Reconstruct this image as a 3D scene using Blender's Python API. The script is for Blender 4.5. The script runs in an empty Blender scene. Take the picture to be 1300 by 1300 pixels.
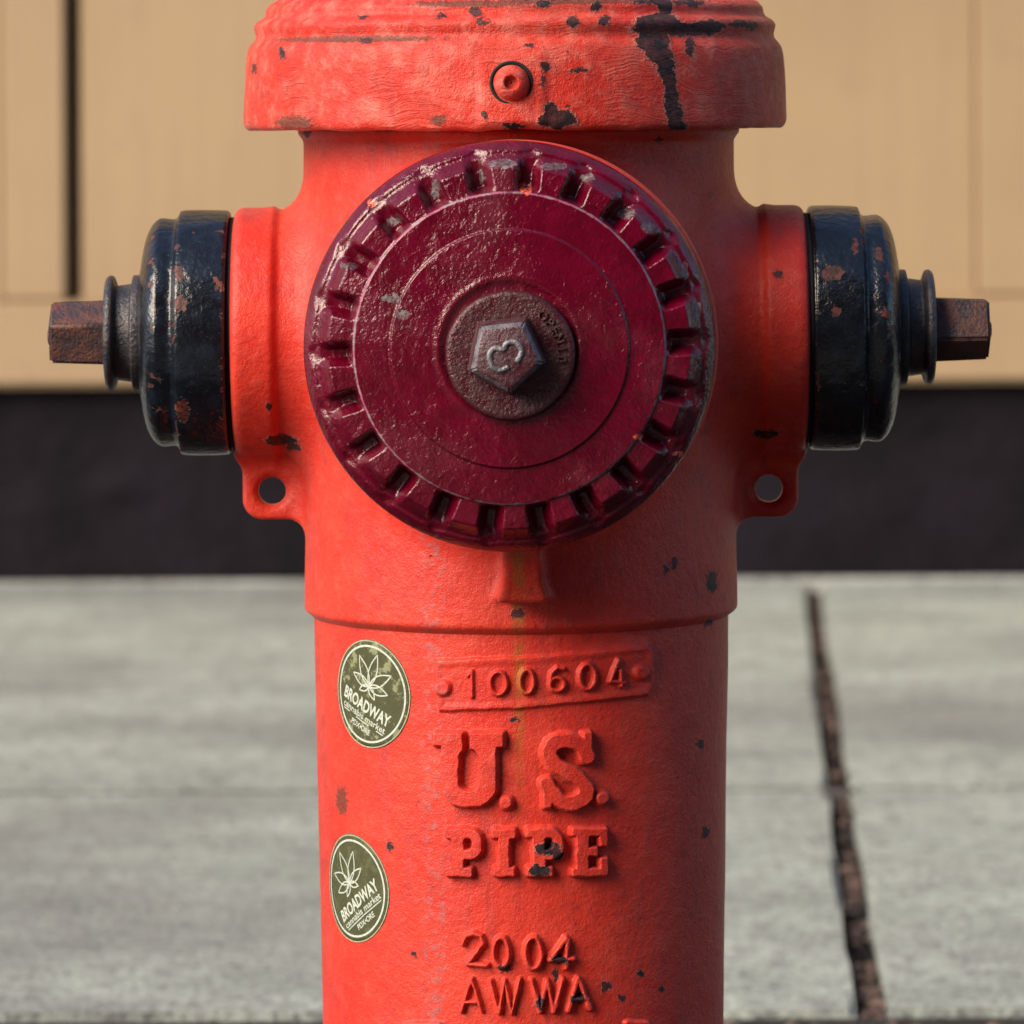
import bpy, bmesh, math, random
import numpy as np
from mathutils import Vector, Matrix
R = math.radians
random.seed(7); rng = np.random.default_rng(7)

# ------------------------------------------------------------------ camera, sky, sun, exposure
F = 7000.0            # focal length in photo pixels (1300 px frame)
DIST = 2.66           # camera to hydrant axis, metres
S = DIST / F          # metres per photo pixel at the hydrant axis ("u")
HC = 0.62             # camera height, metres
OFX = 8.0             # hydrant axis stands 8 px right of the optical axis
HOR = 100.0           # photo row of the horizon
sc = bpy.context.scene
col = sc.collection
cd = bpy.data.cameras.new('camera'); cam = bpy.data.objects.new('camera', cd); col.objects.link(cam)
cam.location = (-OFX * S, -DIST, HC)
cam.rotation_euler = (R(90), R(0.30), 0)
cd.sensor_width = 36; cd.lens = F / 1300 * 36
cd.shift_y = -(650 - HOR) / 1300
cd.clip_start = 0.05; cd.clip_end = 500
cd.dof.use_dof = True; cd.dof.focus_distance = DIST - 0.13; cd.dof.aperture_fstop = 15.0
cd.dof.aperture_blades = 8
sc.camera = cam

SUN_EL, SUN_AZ = 34.0, 52.0      # elevation; azimuth to the left of the camera-to-hydrant line, seen from the hydrant
w = bpy.data.worlds.new('World'); sc.world = w; w.use_nodes = True
nt = w.node_tree; bg = nt.nodes['Background']
sky = nt.nodes.new('ShaderNodeTexSky'); sky.sky_type = 'NISHITA'; sky.sun_disc = False
sky.sun_elevation = R(SUN_EL); sky.sun_rotation = R(180 + SUN_AZ)
sky.air_density = 1.0; sky.dust_density = 1.0; sky.ozone_density = 2.0
nt.links.new(sky.outputs[0], bg.inputs[0]); bg.inputs[1].default_value = 0.14
sd = bpy.data.lights.new('sun', 'SUN'); sun = bpy.data.objects.new('sun', sd); col.objects.link(sun)
sd.energy = 4.0; sd.angle = R(42); sd.color = (1.0, 0.84, 0.64)
tosun = Vector((-math.sin(R(SUN_AZ)) * math.cos(R(SUN_EL)), -math.cos(R(SUN_AZ)) * math.cos(R(SUN_EL)), math.sin(R(SUN_EL))))
sun.rotation_euler = (-tosun).to_track_quat('-Z', 'Y').to_euler()
sun.location = (-3, -2, 4)
vs = sc.view_settings
vs.view_transform = 'Standard'; vs.look = 'None'; vs.gamma = 1; vs.exposure = 0.85; vs.use_curve_mapping = False
sc.render.engine = 'CYCLES'
sc.cycles.use_denoising = True
sc.cycles.max_bounces = 6

# ------------------------------------------------------------------ helpers
def P2L(px, py, d=0.0):
    """photo pixel at depth d (u, towards the camera) -> hydrant coordinates X, Z in u"""
    k = (F - d) / F
    return ((px - 650) * k - OFX, -(py - HOR) * k)
def m3(X, Y, Z):
    return np.stack([np.asarray(X) * S, np.asarray(Y) * S, np.asarray(Z) * S + HC], -1)

def link(o, parent=None):
    col.objects.link(o)
    if parent is not None: o.parent = parent
    return o
def mesh_obj(name, verts, faces, mat, parent=None, smooth=True, normals=None, attrs=None):
    me = bpy.data.meshes.new(name)
    verts = np.asarray(verts, dtype=np.float32)
    if isinstance(faces, np.ndarray):
        nf, k = faces.shape
        me.vertices.add(len(verts)); me.vertices.foreach_set('co', verts.ravel())
        me.loops.add(nf * k); me.loops.foreach_set('vertex_index', faces.astype(np.int32).ravel())
        me.polygons.add(nf); me.polygons.foreach_set('loop_start', np.arange(0, nf * k, k, dtype=np.int32))
        me.update(calc_edges=True)
    else:
        me.from_pydata([tuple(v) for v in verts], [], [tuple(f) for f in faces])
    if attrs:
        for an, av in attrs.items():
            a = me.attributes.new(an, 'FLOAT', 'POINT'); a.data.foreach_set('value', np.asarray(av, dtype=np.float32))
    me.polygons.foreach_set('use_smooth', [smooth] * len(me.polygons))
    if normals is not None: me.normals_split_custom_set_from_vertices([tuple(n) for n in normals])
    if mat: me.materials.append(mat)
    me.update()
    return link(bpy.data.objects.new(name, me), parent)
def bm_obj(name, bm, mat, parent=None, smooth=False, angle=None):
    me = bpy.data.meshes.new(name)
    bmesh.ops.recalc_face_normals(bm, faces=bm.faces)
    bm.to_mesh(me); bm.free()
    if smooth:
        me.polygons.foreach_set('use_smooth', [True] * len(me.polygons))
        if angle: me.set_sharp_from_angle(angle=R(angle))
    if mat: me.materials.append(mat)
    return link(bpy.data.objects.new(name, me), parent)
def empty(name, loc=(0, 0, 0), parent=None):
    o = bpy.data.objects.new(name, None); o.location = loc; o.empty_display_size = 0.1
    return link(o, parent)
def tag(o, label=None, cat=None, group=None, kind=None):
    for k, v in (('label', label), ('category', cat), ('group', group), ('kind', kind)):
        if v: o[k] = v
    return o
def grid_normals(V, wrap):
    """V: (rows, cols, 3) -> unit normals; wrap columns"""
    dv = np.gradient(V, axis=0)
    if wrap: du = np.roll(V, -1, 1) - np.roll(V, 1, 1)
    else: du = np.gradient(V, axis=1)
    n = np.cross(du, dv); n /= np.linalg.norm(n, axis=-1, keepdims=True) + 1e-12
    return n
def grid_faces(r, c, wrap):
    i = np.arange(r - 1)[:, None]; j = np.arange(c if wrap else c - 1)[None, :]
    j2 = (j + 1) % c
    return np.stack([i * c + j, i * c + j2, (i + 1) * c + j2, (i + 1) * c + j], -1)      # (r-1, c', 4)
def submesh(name, V, N, faces, mat, parent, attrs=None):
    u, inv = np.unique(faces.ravel(), return_inverse=True)
    return mesh_obj(name, V[u], inv.reshape(faces.shape), mat, parent, True, N[u], {k: a[u] for k, a in (attrs or {}).items()})
def smoothstep(a, b, x):
    t = np.clip((x - a) / (b - a), 0, 1); return t * t * (3 - 2 * t)
def vnoise(x, y, seed=0):
    """cheap smooth 2D noise in -1..1"""
    r = np.random.default_rng(seed); out = 0
    for k in range(7):
        a, p = r.uniform(0, 6.28, 2); f = r.uniform(.5, 1.6)
        out = out + np.sin((x * math.cos(a) + y * math.sin(a)) * f + p)
    return out / 7 * 1.6
def resample(pts, n=6):
    """Catmull-Rom through profile points"""
    p = np.asarray(pts, float); q = np.vstack([2 * p[0] - p[1], p, 2 * p[-1] - p[-2]]); out = []
    for i in range(1, len(q) - 2):
        for t in np.arange(n) / n:
            a, b, c, d = q[i - 1], q[i], q[i + 1], q[i + 2]
            out.append(.5 * ((2 * b) + (-a + c) * t + (2 * a - 5 * b + 4 * c - d) * t * t + (-a + 3 * b - 3 * c + d) * t ** 3))
    out.append(p[-1]); return np.array(out)
def soften(pts, n=5, rad=3.0):
    """polyline with rounded corners"""
    p = np.asarray(pts, float); out = [p[0]]
    for i in range(1, len(p) - 1):
        a, b, c = p[i - 1], p[i], p[i + 1]
        la, lc = np.linalg.norm(a - b), np.linalg.norm(c - b)
        ra = min(rad, la * .45); rc = min(rad, lc * .45)
        s, e = b + (a - b) / la * ra, b + (c - b) / lc * rc
        for t in np.linspace(0, 1, n): out.append((1 - t) ** 2 * s + 2 * t * (1 - t) * b + t * t * e)
    out.append(p[-1]); return np.array(out)

# ------------------------------------------------------------------ node helper
class M:
    def __init__(s, name):
        s.m = bpy.data.materials.new(name); s.m.use_nodes = True; s.t = s.m.node_tree
        s.b = s.t.nodes['Principled BSDF']; s.disp = None
    def n(s, typ, ins=None, **kw):
        x = s.t.nodes.new('ShaderNode' + typ)
        for k, v in kw.items(): setattr(x, k, v)
        for k, v in (ins or {}).items(): s.put(x.inputs[k], v)
        return x
    def put(s, sock, v):
        if hasattr(v, 'is_linked') or hasattr(v, 'links'): s.t.links.new(v, sock)
        elif sock.type == 'RGBA' and len(v) == 3: sock.default_value = (*v, 1)
        else: sock.default_value = v
    def math(s, op, a, b=0.0, c=0.0, clamp=False):
        return s.n('Math', {0: a, 1: b, 2: c}, operation=op, use_clamp=clamp).outputs[0]
    def vec(s, op, a, b=None, scale=None):
        x = s.n('VectorMath', operation=op); s.put(x.inputs[0], a)
        if b is not None: s.put(x.inputs[1], b)
        if scale is not None: s.put(x.inputs['Scale'], scale)
        return x.outputs['Value'] if op in ('LENGTH', 'DOT_PRODUCT', 'DISTANCE') else x.outputs[0]
    def coords(s, obj=None, scale=1.0, stretch=None):
        t = s.n('TexCoord');
        if obj is not None: t.object = obj
        v = s.vec('SCALE', t.outputs['Object'], scale=scale)
        return s.vec('MULTIPLY', v, stretch) if stretch else v
    def noise(s, v, scale, detail=3.0, rough=0.55, out=0, dist=0.0):
        return s.n('TexNoise', {'Vector': v, 'Scale': scale, 'Detail': detail, 'Roughness': rough, 'Distortion': dist}).outputs[out]
    def vor(s, v, scale, feature='F1', out=0, rand=1.0):
        return s.n('TexVoronoi', {'Vector': v, 'Scale': scale, 'Randomness': rand}, feature=feature).outputs[out]
    def ramp(s, x, a, b, lo=0.0, hi=1.0, smooth=True):
        r = s.n('MapRange', {0: x, 1: a, 2: b, 3: lo, 4: hi}, interpolation_type='SMOOTHSTEP' if smooth else 'LINEAR'); return r.outputs[0]
    def mix(s, f, a, b):
        x = s.n('Mix', data_type='RGBA'); s.put(x.inputs[0], f); s.put(x.inputs[6], a); s.put(x.inputs[7], b); return x.outputs[2]
    def attr(s, name): return s.n('Attribute', attribute_name=name).outputs['Fac']
    def bump(s, h, dist, strength=1.0, normal=None):
        x = s.n('Bump', {'Height': h, 'Distance': dist, 'Strength': strength})
        if normal is not None: s.put(x.inputs['Normal'], normal)
        return x.outputs[0]
    def out(s, color, rough=0.5, normal=None, **kw):
        s.put(s.b.inputs['Base Color'], color); s.put(s.b.inputs['Roughness'], rough)
        if normal is not None: s.put(s.b.inputs['Normal'], normal)
        for k, v in kw.items(): s.put(s.b.inputs[k.replace('_', ' ')], v)
        return s.m
    def blobs(s, v, shapes, k=1.0):
        """min over ellipses of normalised distance; shapes (X, Z, rx, rz) in u"""
        cur = None
        for (x, z, rx, rz) in shapes:
            d = s.vec('SUBTRACT', v, (x, 0, z)); d = s.vec('MULTIPLY', d, (1 / rx, 0, 1 / rz)); l = s.vec('LENGTH', d)
            cur = l if cur is None else s.math('MINIMUM', cur, l)
        return cur

root = empty('fire_hydrant')
tag(root, 'red cast iron fire hydrant with crimson front cap and two black side caps', 'fire hydrant')

# ------------------------------------------------------------------ materials
def px_shapes(lst, d):
    out = []
    k = (F - d) / F
    for (x, y, rx, ry) in lst:
        X, Z = P2L(x, y, d); out.append((X, Z, rx * k, ry * k))
    return out

def red_paint(name, chips, fade, brush=False, stain=False, spots=0.5, grime=None, d=250):
    m = M(name); v = m.coords(root, 1 / S)
    v = m.vec('SUBTRACT', v, (0, 0, HC / S))
    big = m.noise(v, 0.010, 4, .6); mid = m.noise(v, 0.045, 4, .6); fine = m.noise(v, 0.16, 4, .6); tiny = m.noise(v, 0.5, 2, .5)
    c = m.mix(m.ramp(big, .35, .68), (0.48, 0.026, 0.016), (0.53, 0.040, 0.022))
    c = m.mix(m.math('MULTIPLY', m.ramp(mid, .45, .75), fade), c, (0.58, 0.15, 0.115))
    stv = m.noise(m.vec('MULTIPLY', v, (.05, .05, .0045)), 1.0, 4, .65)
    c = m.mix(m.math('MULTIPLY', m.ramp(stv, .5, .7), .5), c, (0.36, 0.040, 0.034))
    c = m.mix(m.math('MULTIPLY', m.ramp(m.noise(v, .022, 5, .7), .52, .70), .5), c, (0.26, 0.022, 0.024))
    c = m.mix(m.math('MULTIPLY', m.ramp(fine, .52, .75), .35), c, (0.38, 0.016, 0.018))
    h = m.math('MULTIPLY', fine, .9)
    h = m.math('ADD', h, m.math('MULTIPLY', tiny, .6))
    h = m.math('ADD', h, m.math('MULTIPLY', mid, 1.6))
    if brush:
        wz = m.vec('ADD', v, m.vec('SCALE', m.vec('SUBTRACT', m.noise(v, .012, 2, .5, out=1), (.5, .5, .5)), scale=60.0))
        bs = m.vec('MULTIPLY', wz, (.016, .016, .30)); bn0 = m.noise(bs, 1.0, 4, .65, dist=.4)
        bm_ = m.ramp(m.noise(v, .009, 2), .42, .60); bn = m.math('ADD', m.math('MULTIPLY', m.math('SUBTRACT', bn0, .5), bm_), .5)
        h = m.math('ADD', h, m.math('MULTIPLY', bn, 2.4))
        c = m.mix(m.math('MULTIPLY', m.ramp(bn, .5, .8), .5), c, (0.58, 0.16, 0.13))
    # chalky speckle, then fine dirt specks
    sp = m.math('MULTIPLY', m.ramp(m.noise(v, 0.36, 3, .65), .61, .70), m.ramp(m.noise(v, .03, 3, .6), .40, .62))
    c = m.mix(m.math('MULTIPLY', sp, .6), c, (0.14, 0.04, 0.06))
    fk = m.ramp(m.noise(v, .33, 3, .6), .64, .72); c = m.mix(m.math('MULTIPLY', fk, .22), c, (0.62, 0.20, 0.16))
    if brush: c = m.mix(m.math('MULTIPLY', m.ramp(m.noise(v, .02, 5, .65), .5, .72), .4), c, (0.58, 0.17, 0.14))
    if stain:
        sv = m.vec('MULTIPLY', v, (1, 0, .06))
        wob = m.noise(m.vec('MULTIPLY', v, (0, 0, .03)), 1.0, 2)
        x = m.n('SeparateXYZ', {0: v}).outputs
        xs = m.math('ADD', x[0], m.math('MULTIPLY', m.math('SUBTRACT', wob, .5), 14))
        st = m.ramp(m.math('ABSOLUTE', m.math('ADD', xs, 3.0)), 1.5, 11, 1, 0)
        st = m.math('MULTIPLY', st, m.ramp(x[2], -950, -720)); st = m.math('MULTIPLY', st, m.ramp(m.noise(v, .05, 3), .3, .6))
        c = m.mix(m.math('MULTIPLY', st, .62), c, (0.20, 0.11, 0.02))
        st2 = m.ramp(m.math('ABSOLUTE', m.math('ADD', xs, 107.0)), 2, 24, 1, 0)
        st2 = m.math('MULTIPLY', st2, m.ramp(m.noise(v, .09, 4, .7), .48, .66))
        c = m.mix(m.math('MULTIPLY', st2, .75), c, (0.27, 0.10, 0.105))
    if grime:
        gm = m.blobs(v, px_shapes(grime, d)); gn = m.noise(v, .22, 5, .75)
        g = m.ramp(m.math('ADD', gm, m.math('MULTIPLY', gn, -2.4)), -.15, -.5)
        c = m.mix(m.math('MULTIPLY', g, .75), c, (0.04, 0.03, 0.018))
    # chips down to dark primer
    wv = m.vec('ADD', v, m.vec('SCALE', m.vec('SUBTRACT', m.noise(v, .12, 3, .65, out=1), (.5, .5, .5)), scale=16.0))
    wv = m.vec('ADD', wv, m.vec('SCALE', m.vec('SUBTRACT', m.noise(v, .5, 2, .5, out=1), (.5, .5, .5)), scale=5.0))
    e = m.blobs(wv, px_shapes(chips, d))
    chip = m.ramp(e, 1.02, .96)
    lip = m.math('MULTIPLY', m.ramp(e, 1.22, 1.03), m.math('SUBTRACT', 1.0, chip))
    # scattered little chips
    vd = m.vor(wv, 0.030); sel = m.noise(v, .012, 2)
    rad = m.ramp(sel, .40, .72, 0.004, 0.09 * spots + .012)
    sm = m.ramp(m.math('SUBTRACT', vd, rad), .02, -.01)
    chip = m.math('MAXIMUM', chip, sm)
    cc = m.mix(m.ramp(m.noise(v, .05, 5, .75), .38, .62), (0.009, 0.009, 0.014), (0.075, 0.020, 0.020))
    c = m.mix(m.math('MULTIPLY', lip, .55), c, (0.62, 0.20, 0.17))
    c = m.mix(chip, c, cc)
    h2 = m.math('ADD', m.math('MULTIPLY', m.math('SUBTRACT', 1.0, chip), 3.4), m.math('MULTIPLY', lip, 1.3))
    h = m.math('ADD', m.math('MULTIPLY', h, m.ramp(chip, 0, 1, 1, .7)), h2)
    nrm = m.bump(h, 0.00062 if brush else 0.00044, 1.0)
    ro = m.math('ADD', m.ramp(fine, .3, .7, .38, .5), m.math('MULTIPLY', chip, .12))
    return m.out(c, ro, nrm, Specular_IOR_Level=.28, Sheen_Weight=.08, Sheen_Roughness=.35, Sheen_Tint=(1.0, .86, .74, 1.0))

RED_BODY = red_paint('red_paint_body', [(903, 745, 7, 13), (842, 722, 5, 6), (853, 716, 4, 7), (350, 565, 22, 7), (335, 520, 4, 6), (836, 178, 5, 3),
                     (365, 575, 10, 5), (975, 560, 16, 6), (990, 352, 5, 4), (900, 800, 5, 6), (385, 168, 5, 6), (654, 772, 9, 6)], .16, stain=True, spots=.45, d=200)
RED_BARREL = red_paint('red_paint_barrel', [(900, 803, 5, 6), (648, 913, 6, 4), (690, 1075, 15, 8), (680, 1103, 13, 7), (702, 1084, 7, 9), (635, 1228, 9, 4), (705, 1218, 9, 5),
                     (680, 1272, 6, 9), (727, 1268, 9, 7), (698, 1236, 4, 8), (763, 1256, 6, 6), (808, 1243, 5, 5), (783, 1272, 4, 4), (488, 1082, 4, 6), (890, 960, 4, 5), (895, 1076, 5, 7),
                     (835, 1268, 4, 3), (520, 1216, 3, 3)], .14, stain=True, spots=.42, grime=[(425, 1032, 9, 20)], d=250)
RED_BONNET = red_paint('red_paint_bonnet', [(862, 38, 58, 9), (838, 30, 30, 13), (905, 33, 22, 7), (838, 68, 16, 15), (846, 82, 12, 20), (852, 104, 9, 20), (853, 128, 9, 20), (858, 148, 11, 18), (862, 165, 12, 12), (830, 52, 22, 14), (878, 60, 6, 12), (848, 8, 9, 14),
                     (830, 2, 26, 4), (880, 3, 22, 4), (707, 152, 24, 12), (700, 138, 10, 8), (652, 160, 14, 4), (962, 32, 7, 6), (945, 30, 12, 4), (728, 28, 8, 8), (768, 27, 8, 7), (758, 8, 7, 7),
                     (690, 5, 9, 6), (604, 15, 8, 5), (612, 27, 7, 4), (561, 20, 6, 3), (672, 58, 5, 3), (693, 85, 5, 5), (688, 102, 3, 8), (615, 146, 4, 5), (735, 90, 12, 3), (352, 66, 4, 8), (312, 85, 3, 7),
                     (460, 20, 7, 3), (463, 50, 9, 4)],
                     .7, brush=True, spots=.5, grime=[(368, 155, 30, 10), (450, 48, 130, 5), (556, 152, 12, 8), (600, 4, 90, 5), (720, 2, 130, 4)], d=330)

def crimson(name):
    m = M(name); v = m.vec('SUBTRACT', m.coords(root, 1 / S), (0, 0, HC / S))
    wear = m.attr('wear')
    wr = m.noise(v, .105, 3, .55, dist=.6); wr2 = m.noise(v, .26, 3, .6); mid = m.noise(v, .03, 4, .6); big = m.noise(v, .012, 3)
    c = m.mix(m.ramp(mid, .3, .7), (0.070, 0.0004, 0.0075), (0.098, 0.0008, 0.013))
    c = m.mix(m.math('MULTIPLY', m.ramp(wr2, .55, .8), .4), c, (0.09, 0.006, 0.014))
    dust = m.math('MULTIPLY', m.ramp(big, .5, .75), .10)
    c = m.mix(dust, c, (0.30, 0.10, 0.13))
    wm = m.ramp(m.math('ADD', wear, m.math('MULTIPLY', m.noise(v, .11, 4, .65), .9)), 1.06, 1.40)
    c = m.mix(m.math('MULTIPLY', wm, .8), c, m.mix(m.ramp(m.noise(v, .06, 3), .4, .62), (0.36, 0.09, 0.17), (0.23, 0.21, 0.23)))
    # bare spots
    e = m.blobs(m.vec('ADD', v, m.vec('SCALE', m.vec('SUBTRACT', m.noise(v, .14, 3, .6, out=1), (.5, .5, .5)), scale=14.0)),
                px_shapes([(638, 208, 20, 6), (702, 212, 17, 5), (744, 226, 9, 6), (795, 272, 12, 8), (822, 290, 9, 7), (868, 345, 5, 12), (885, 395, 5, 10), (442, 337, 11, 4),
                           (610, 225, 4, 10), (552, 240, 6, 14), (498, 282, 10, 6), (495, 378, 14, 6), (510, 398, 10, 6), (823, 545, 4, 8)], 470))
    ch = m.ramp(e, 1.02, .9)
    c = m.mix(m.math('MULTIPLY', m.math('MULTIPLY', ch, m.ramp(wr2, .35, .55)), .8), c, m.mix(m.ramp(m.noise(v, .15, 3), .4, .6), (0.06, 0.06, 0.07), (0.17, 0.16, 0.165)))
    rp = m.ramp(m.blobs(v, px_shapes([(667, 240, 8, 9), (860, 580, 8, 4), (808, 555, 7, 4), (470, 258, 6, 6)], 470)), 1.1, .7)
    c = m.mix(m.math('MULTIPLY', rp, m.ramp(wr2, .4, .55)), c, (0.7, 0.12, 0.06))
    h = m.math('ADD', m.math('MULTIPLY', wr, 1.7), m.math('MULTIPLY', wr2, .7))
    h = m.math('ADD', h, m.math('MULTIPLY', mid, 1.0))
    h = m.math('SUBTRACT', h, m.math('MULTIPLY', ch, .5))
    nrm = m.bump(m.math('MULTIPLY', h, m.ramp(big, .35, .6, .5, 1.0)), 0.00048, 1.0)
    ro = m.ramp(m.math('MAXIMUM', ch, wm), 0, 1, .18, .5)
    return m.out(c, ro, nrm, Specular_IOR_Level=.48)
CRIMSON = crimson('crimson_paint')

def black_cap(name):
    m = M(name); oi = m.n('ObjectInfo'); v = m.vec('SUBTRACT', m.coords(root, 1 / S), (0, 0, HC / S))
    wear = m.attr('wear')
    fine = m.noise(v, .12, 3, .6); mid = m.noise(v, .035, 3, .6)
    c = m.mix(m.ramp(mid, .35, .7), (0.003, 0.004, 0.007), (0.007, 0.011, 0.020))
    ch = m.ramp(m.math('ADD', m.noise(v, .052, 4, .62), m.math('MULTIPLY', wear, .10)), .668, .69)
    ru = m.mix(m.ramp(fine, .4, .62), (0.03, 0.008, 0.007), (0.11, 0.022, 0.015))
    bl_ = m.blobs(m.vec('ADD', v, m.vec('SCALE', m.vec('SUBTRACT', m.noise(v, .09, 3, .6, out=1), (.5, .5, .5)), scale=22.0)), px_shapes([(227, 385, 9, 12), (226, 345, 5, 9), (272, 360, 4, 8), (228, 520, 9, 16), (1058, 348, 16, 9), (1086, 316, 5, 9), (1060, 397, 8, 5), (1124, 400, 5, 8), (1117, 325, 6, 7)], 150))
    ch = m.math('MAXIMUM', ch, m.ramp(bl_, 1.03, .92))
    c = m.mix(ch, c, ru)
    sc_ = m.ramp(m.noise(v, .3, 2), .68, .74)
    c = m.mix(m.math('MULTIPLY', sc_, .5), c, (0.10, 0.06, 0.055))
    h = m.math('ADD', m.math('MULTIPLY', fine, .9), m.math('MULTIPLY', m.noise(v, .02, 2), 3.0))
    h = m.math('SUBTRACT', h, m.math('MULTIPLY', ch, .8))
    return m.out(c, m.ramp(ch, 0, 1, .24, .6), m.bump(h, 0.0006, 1.0), Specular_IOR_Level=.5)
BLACK = black_cap('black_cap_paint')

def rusty(name, a, b, rough=.55, bumpd=.0007):
    m = M(name); v = m.vec('SUBTRACT', m.coords(root, 1 / S), (0, 0, HC / S))
    n1 = m.noise(v, .05, 5, .65); n2 = m.noise(v, .25, 3, .6)
    c = m.mix(m.ramp(n1, .35, .65), a, b)
    c = m.mix(m.math('MULTIPLY', m.ramp(n2, .55, .75), .6), c, (0.02, 0.012, 0.014))
    return m.out(c, m.ramp(n1, .3, .7, rough - .12, rough + .1), m.bump(m.math('ADD', n2, n1), bumpd, 1.0), Metallic=.25)
RUST = rusty('rusty_iron', (0.045, 0.03, 0.035), (0.11, 0.042, 0.032))
NUTRED = rusty('worn_crimson_iron', (0.07, 0.015, 0.024), (0.09, 0.05, 0.06), .38)
NUTEDGE = rusty('bare_grey_iron', (0.10, 0.095, 0.11), (0.20, 0.19, 0.21), .36)
WASHER = rusty('washer_worn_paint', (0.06, 0.006, 0.013), (0.06, 0.022, 0.026), .36)
DARKIRON = rusty('dark_collar_iron', (0.025, 0.028, 0.036), (0.06, 0.05, 0.055), .38)
m = M('gap_black_rubber'); RUBBER = m.out((0.006, 0.006, 0.007), .8)

def flat_mat(name, c, rough=.5, var=.0, sc_=200.0):
    m = M(name); v = m.coords()
    n = m.noise(v, sc_, 4, .6)
    cc = m.mix(m.ramp(n, .35, .65), tuple(x * (1 - var) for x in c), tuple(min(1, x * (1 + var)) for x in c))
    return m.out(cc, rough)
def sticker_green(name, worn):
    m = M(name); v = m.coords(root, 1 / S)
    n = m.noise(v, .06, 5, .7); f = m.noise(v, .3, 3, .6)
    c = m.mix(m.ramp(n, .3, .7), (0.046, 0.050, 0.022), (0.06, 0.063, 0.029))
    c = m.mix(m.math('MULTIPLY', m.ramp(n, .54, .60), worn), c, (0.22, 0.24, 0.13))
    c = m.mix(m.math('MULTIPLY', m.ramp(f, .6, .7), .35), c, (0.14, 0.15, 0.08))
    return m.out(c, .6, m.bump(m.noise(v, .15, 2), .00015), Specular_IOR_Level=.25)
ST_A = sticker_green('sticker_green_worn', .8); ST_B = sticker_green('sticker_green', .12)
ST_W = flat_mat('sticker_white_print', (0.40, 0.45, 0.39), .6, .12, 700)
ST_W2 = flat_mat('sticker_cream_print', (0.30, 0.33, 0.22), .6, .15, 700)

def concrete(name, lo, hi, dark, seed):
    m = M(name); v = m.vec('ADD', m.coords(), (seed * 3.1, seed * 1.7, 0))
    n0 = m.noise(v, 1.3, 4, .6); n1 = m.noise(v, 7, 5, .65); n2 = m.noise(v, 45, 4, .65); n3 = m.noise(v, 160, 3, .6)
    c = m.mix(m.ramp(n1, .3, .7), lo, hi)
    c = m.mix(m.math('MULTIPLY', m.ramp(n0, .44, .66), .55), c, dark)
    c = m.mix(m.math('MULTIPLY', m.ramp(n2, .48, .66), .7), c, dark)
    c = m.mix(m.math('MULTIPLY', m.ramp(n3, .50, .62), .75), c, tuple(x * .45 for x in dark))
    c = m.mix(m.math('MULTIPLY', m.ramp(m.noise(v, 90, 3), .62, .72), .5), c, tuple(min(.8, x * 1.5) for x in hi))
    return m.out(c, .85, m.bump(m.math('ADD', n2, n3), .003, .8))
CONC = concrete('sidewalk_concrete', (0.225, 0.258, 0.232), (0.345, 0.385, 0.35), (0.11, 0.106, 0.112), 1)
CONC2 = concrete('wall_foot_concrete', (0.34, 0.35, 0.33), (0.44, 0.45, 0.43), (0.22, 0.22, 0.22), 2)
KERB = concrete('kerb_concrete', (0.30, 0.30, 0.27), (0.38, 0.38, 0.34), (0.18, 0.18, 0.17), 3)
def plinth_mat():
    m = M('dark_plinth_paint'); v = m.coords()
    n = m.noise(v, 6, 5, .6); n2 = m.noise(v, 40, 4, .6)
    c = m.mix(m.ramp(n, .3, .7), (0.003, 0.002, 0.0042), (0.009, 0.006, 0.0105))
    return m.out(c, .8, m.bump(m.math('ADD', n2, n), .006, .7), Specular_IOR_Level=.15)
PLINTH = plinth_mat()
def beige_mat():
    m = M('beige_wall_paint'); v = m.coords()
    n = m.noise(v, 2.2, 4, .6); g = m.noise(m.vec('MULTIPLY', v, (40, 40, 2.5)), 1, 4, .6)
    c = m.mix(m.ramp(n, .3, .7), (0.30, 0.208, 0.120), (0.335, 0.233, 0.135))
    c = m.mix(m.math('MULTIPLY', m.ramp(m.noise(v, .9, 3), .5, .7), .3), c, (0.245, 0.155, 0.088))
    c = m.mix(m.math('MULTIPLY', m.ramp(m.noise(v, 14, 4, .7), .58, .72), .22), c, (0.22, 0.15, 0.09))
    return m.out(c, .6, m.bump(g, .002, .5))
BEIGE = beige_mat()
def soil_mat():
    m = M('dark_soil'); v = m.coords()
    n = m.noise(v, 30, 5, .7); n2 = m.noise(v, 120, 3)
    c = m.mix(m.ramp(n, .3, .7), (0.006, 0.005, 0.006), (0.02, 0.016, 0.015))
    return m.out(c, .95, m.bump(m.math('ADD', n, n2), .02, 1))
SOIL = soil_mat()
def pebble_mat():
    m = M('pebble_stone'); v = m.coords(); n = m.noise(v, 60, 2)
    g = m.n('NewGeometry').outputs['Random Per Island']
    c = m.mix(m.ramp(g, .15, .95, smooth=False), (0.02, 0.013, 0.013), (0.16, 0.10, 0.08))
    c = m.mix(m.math('MULTIPLY', m.ramp(n, .4, .7), .4), c, (0.05, 0.04, 0.045))
    return m.out(c, .85)
PEB = pebble_mat()
def asphalt_mat():
    m = M('asphalt'); v = m.coords(); n = m.noise(v, 120, 4); n2 = m.noise(v, 2, 4)
    c = m.mix(m.ramp(n, .3, .7), (0.03, 0.03, 0.032), (0.075, 0.073, 0.07))
    return m.out(c, .85, m.bump(n, .006, .8))
ASPH = asphalt_mat()
DARK = flat_mat('dark_backing', (0.02, 0.017, 0.02), .9)

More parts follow.
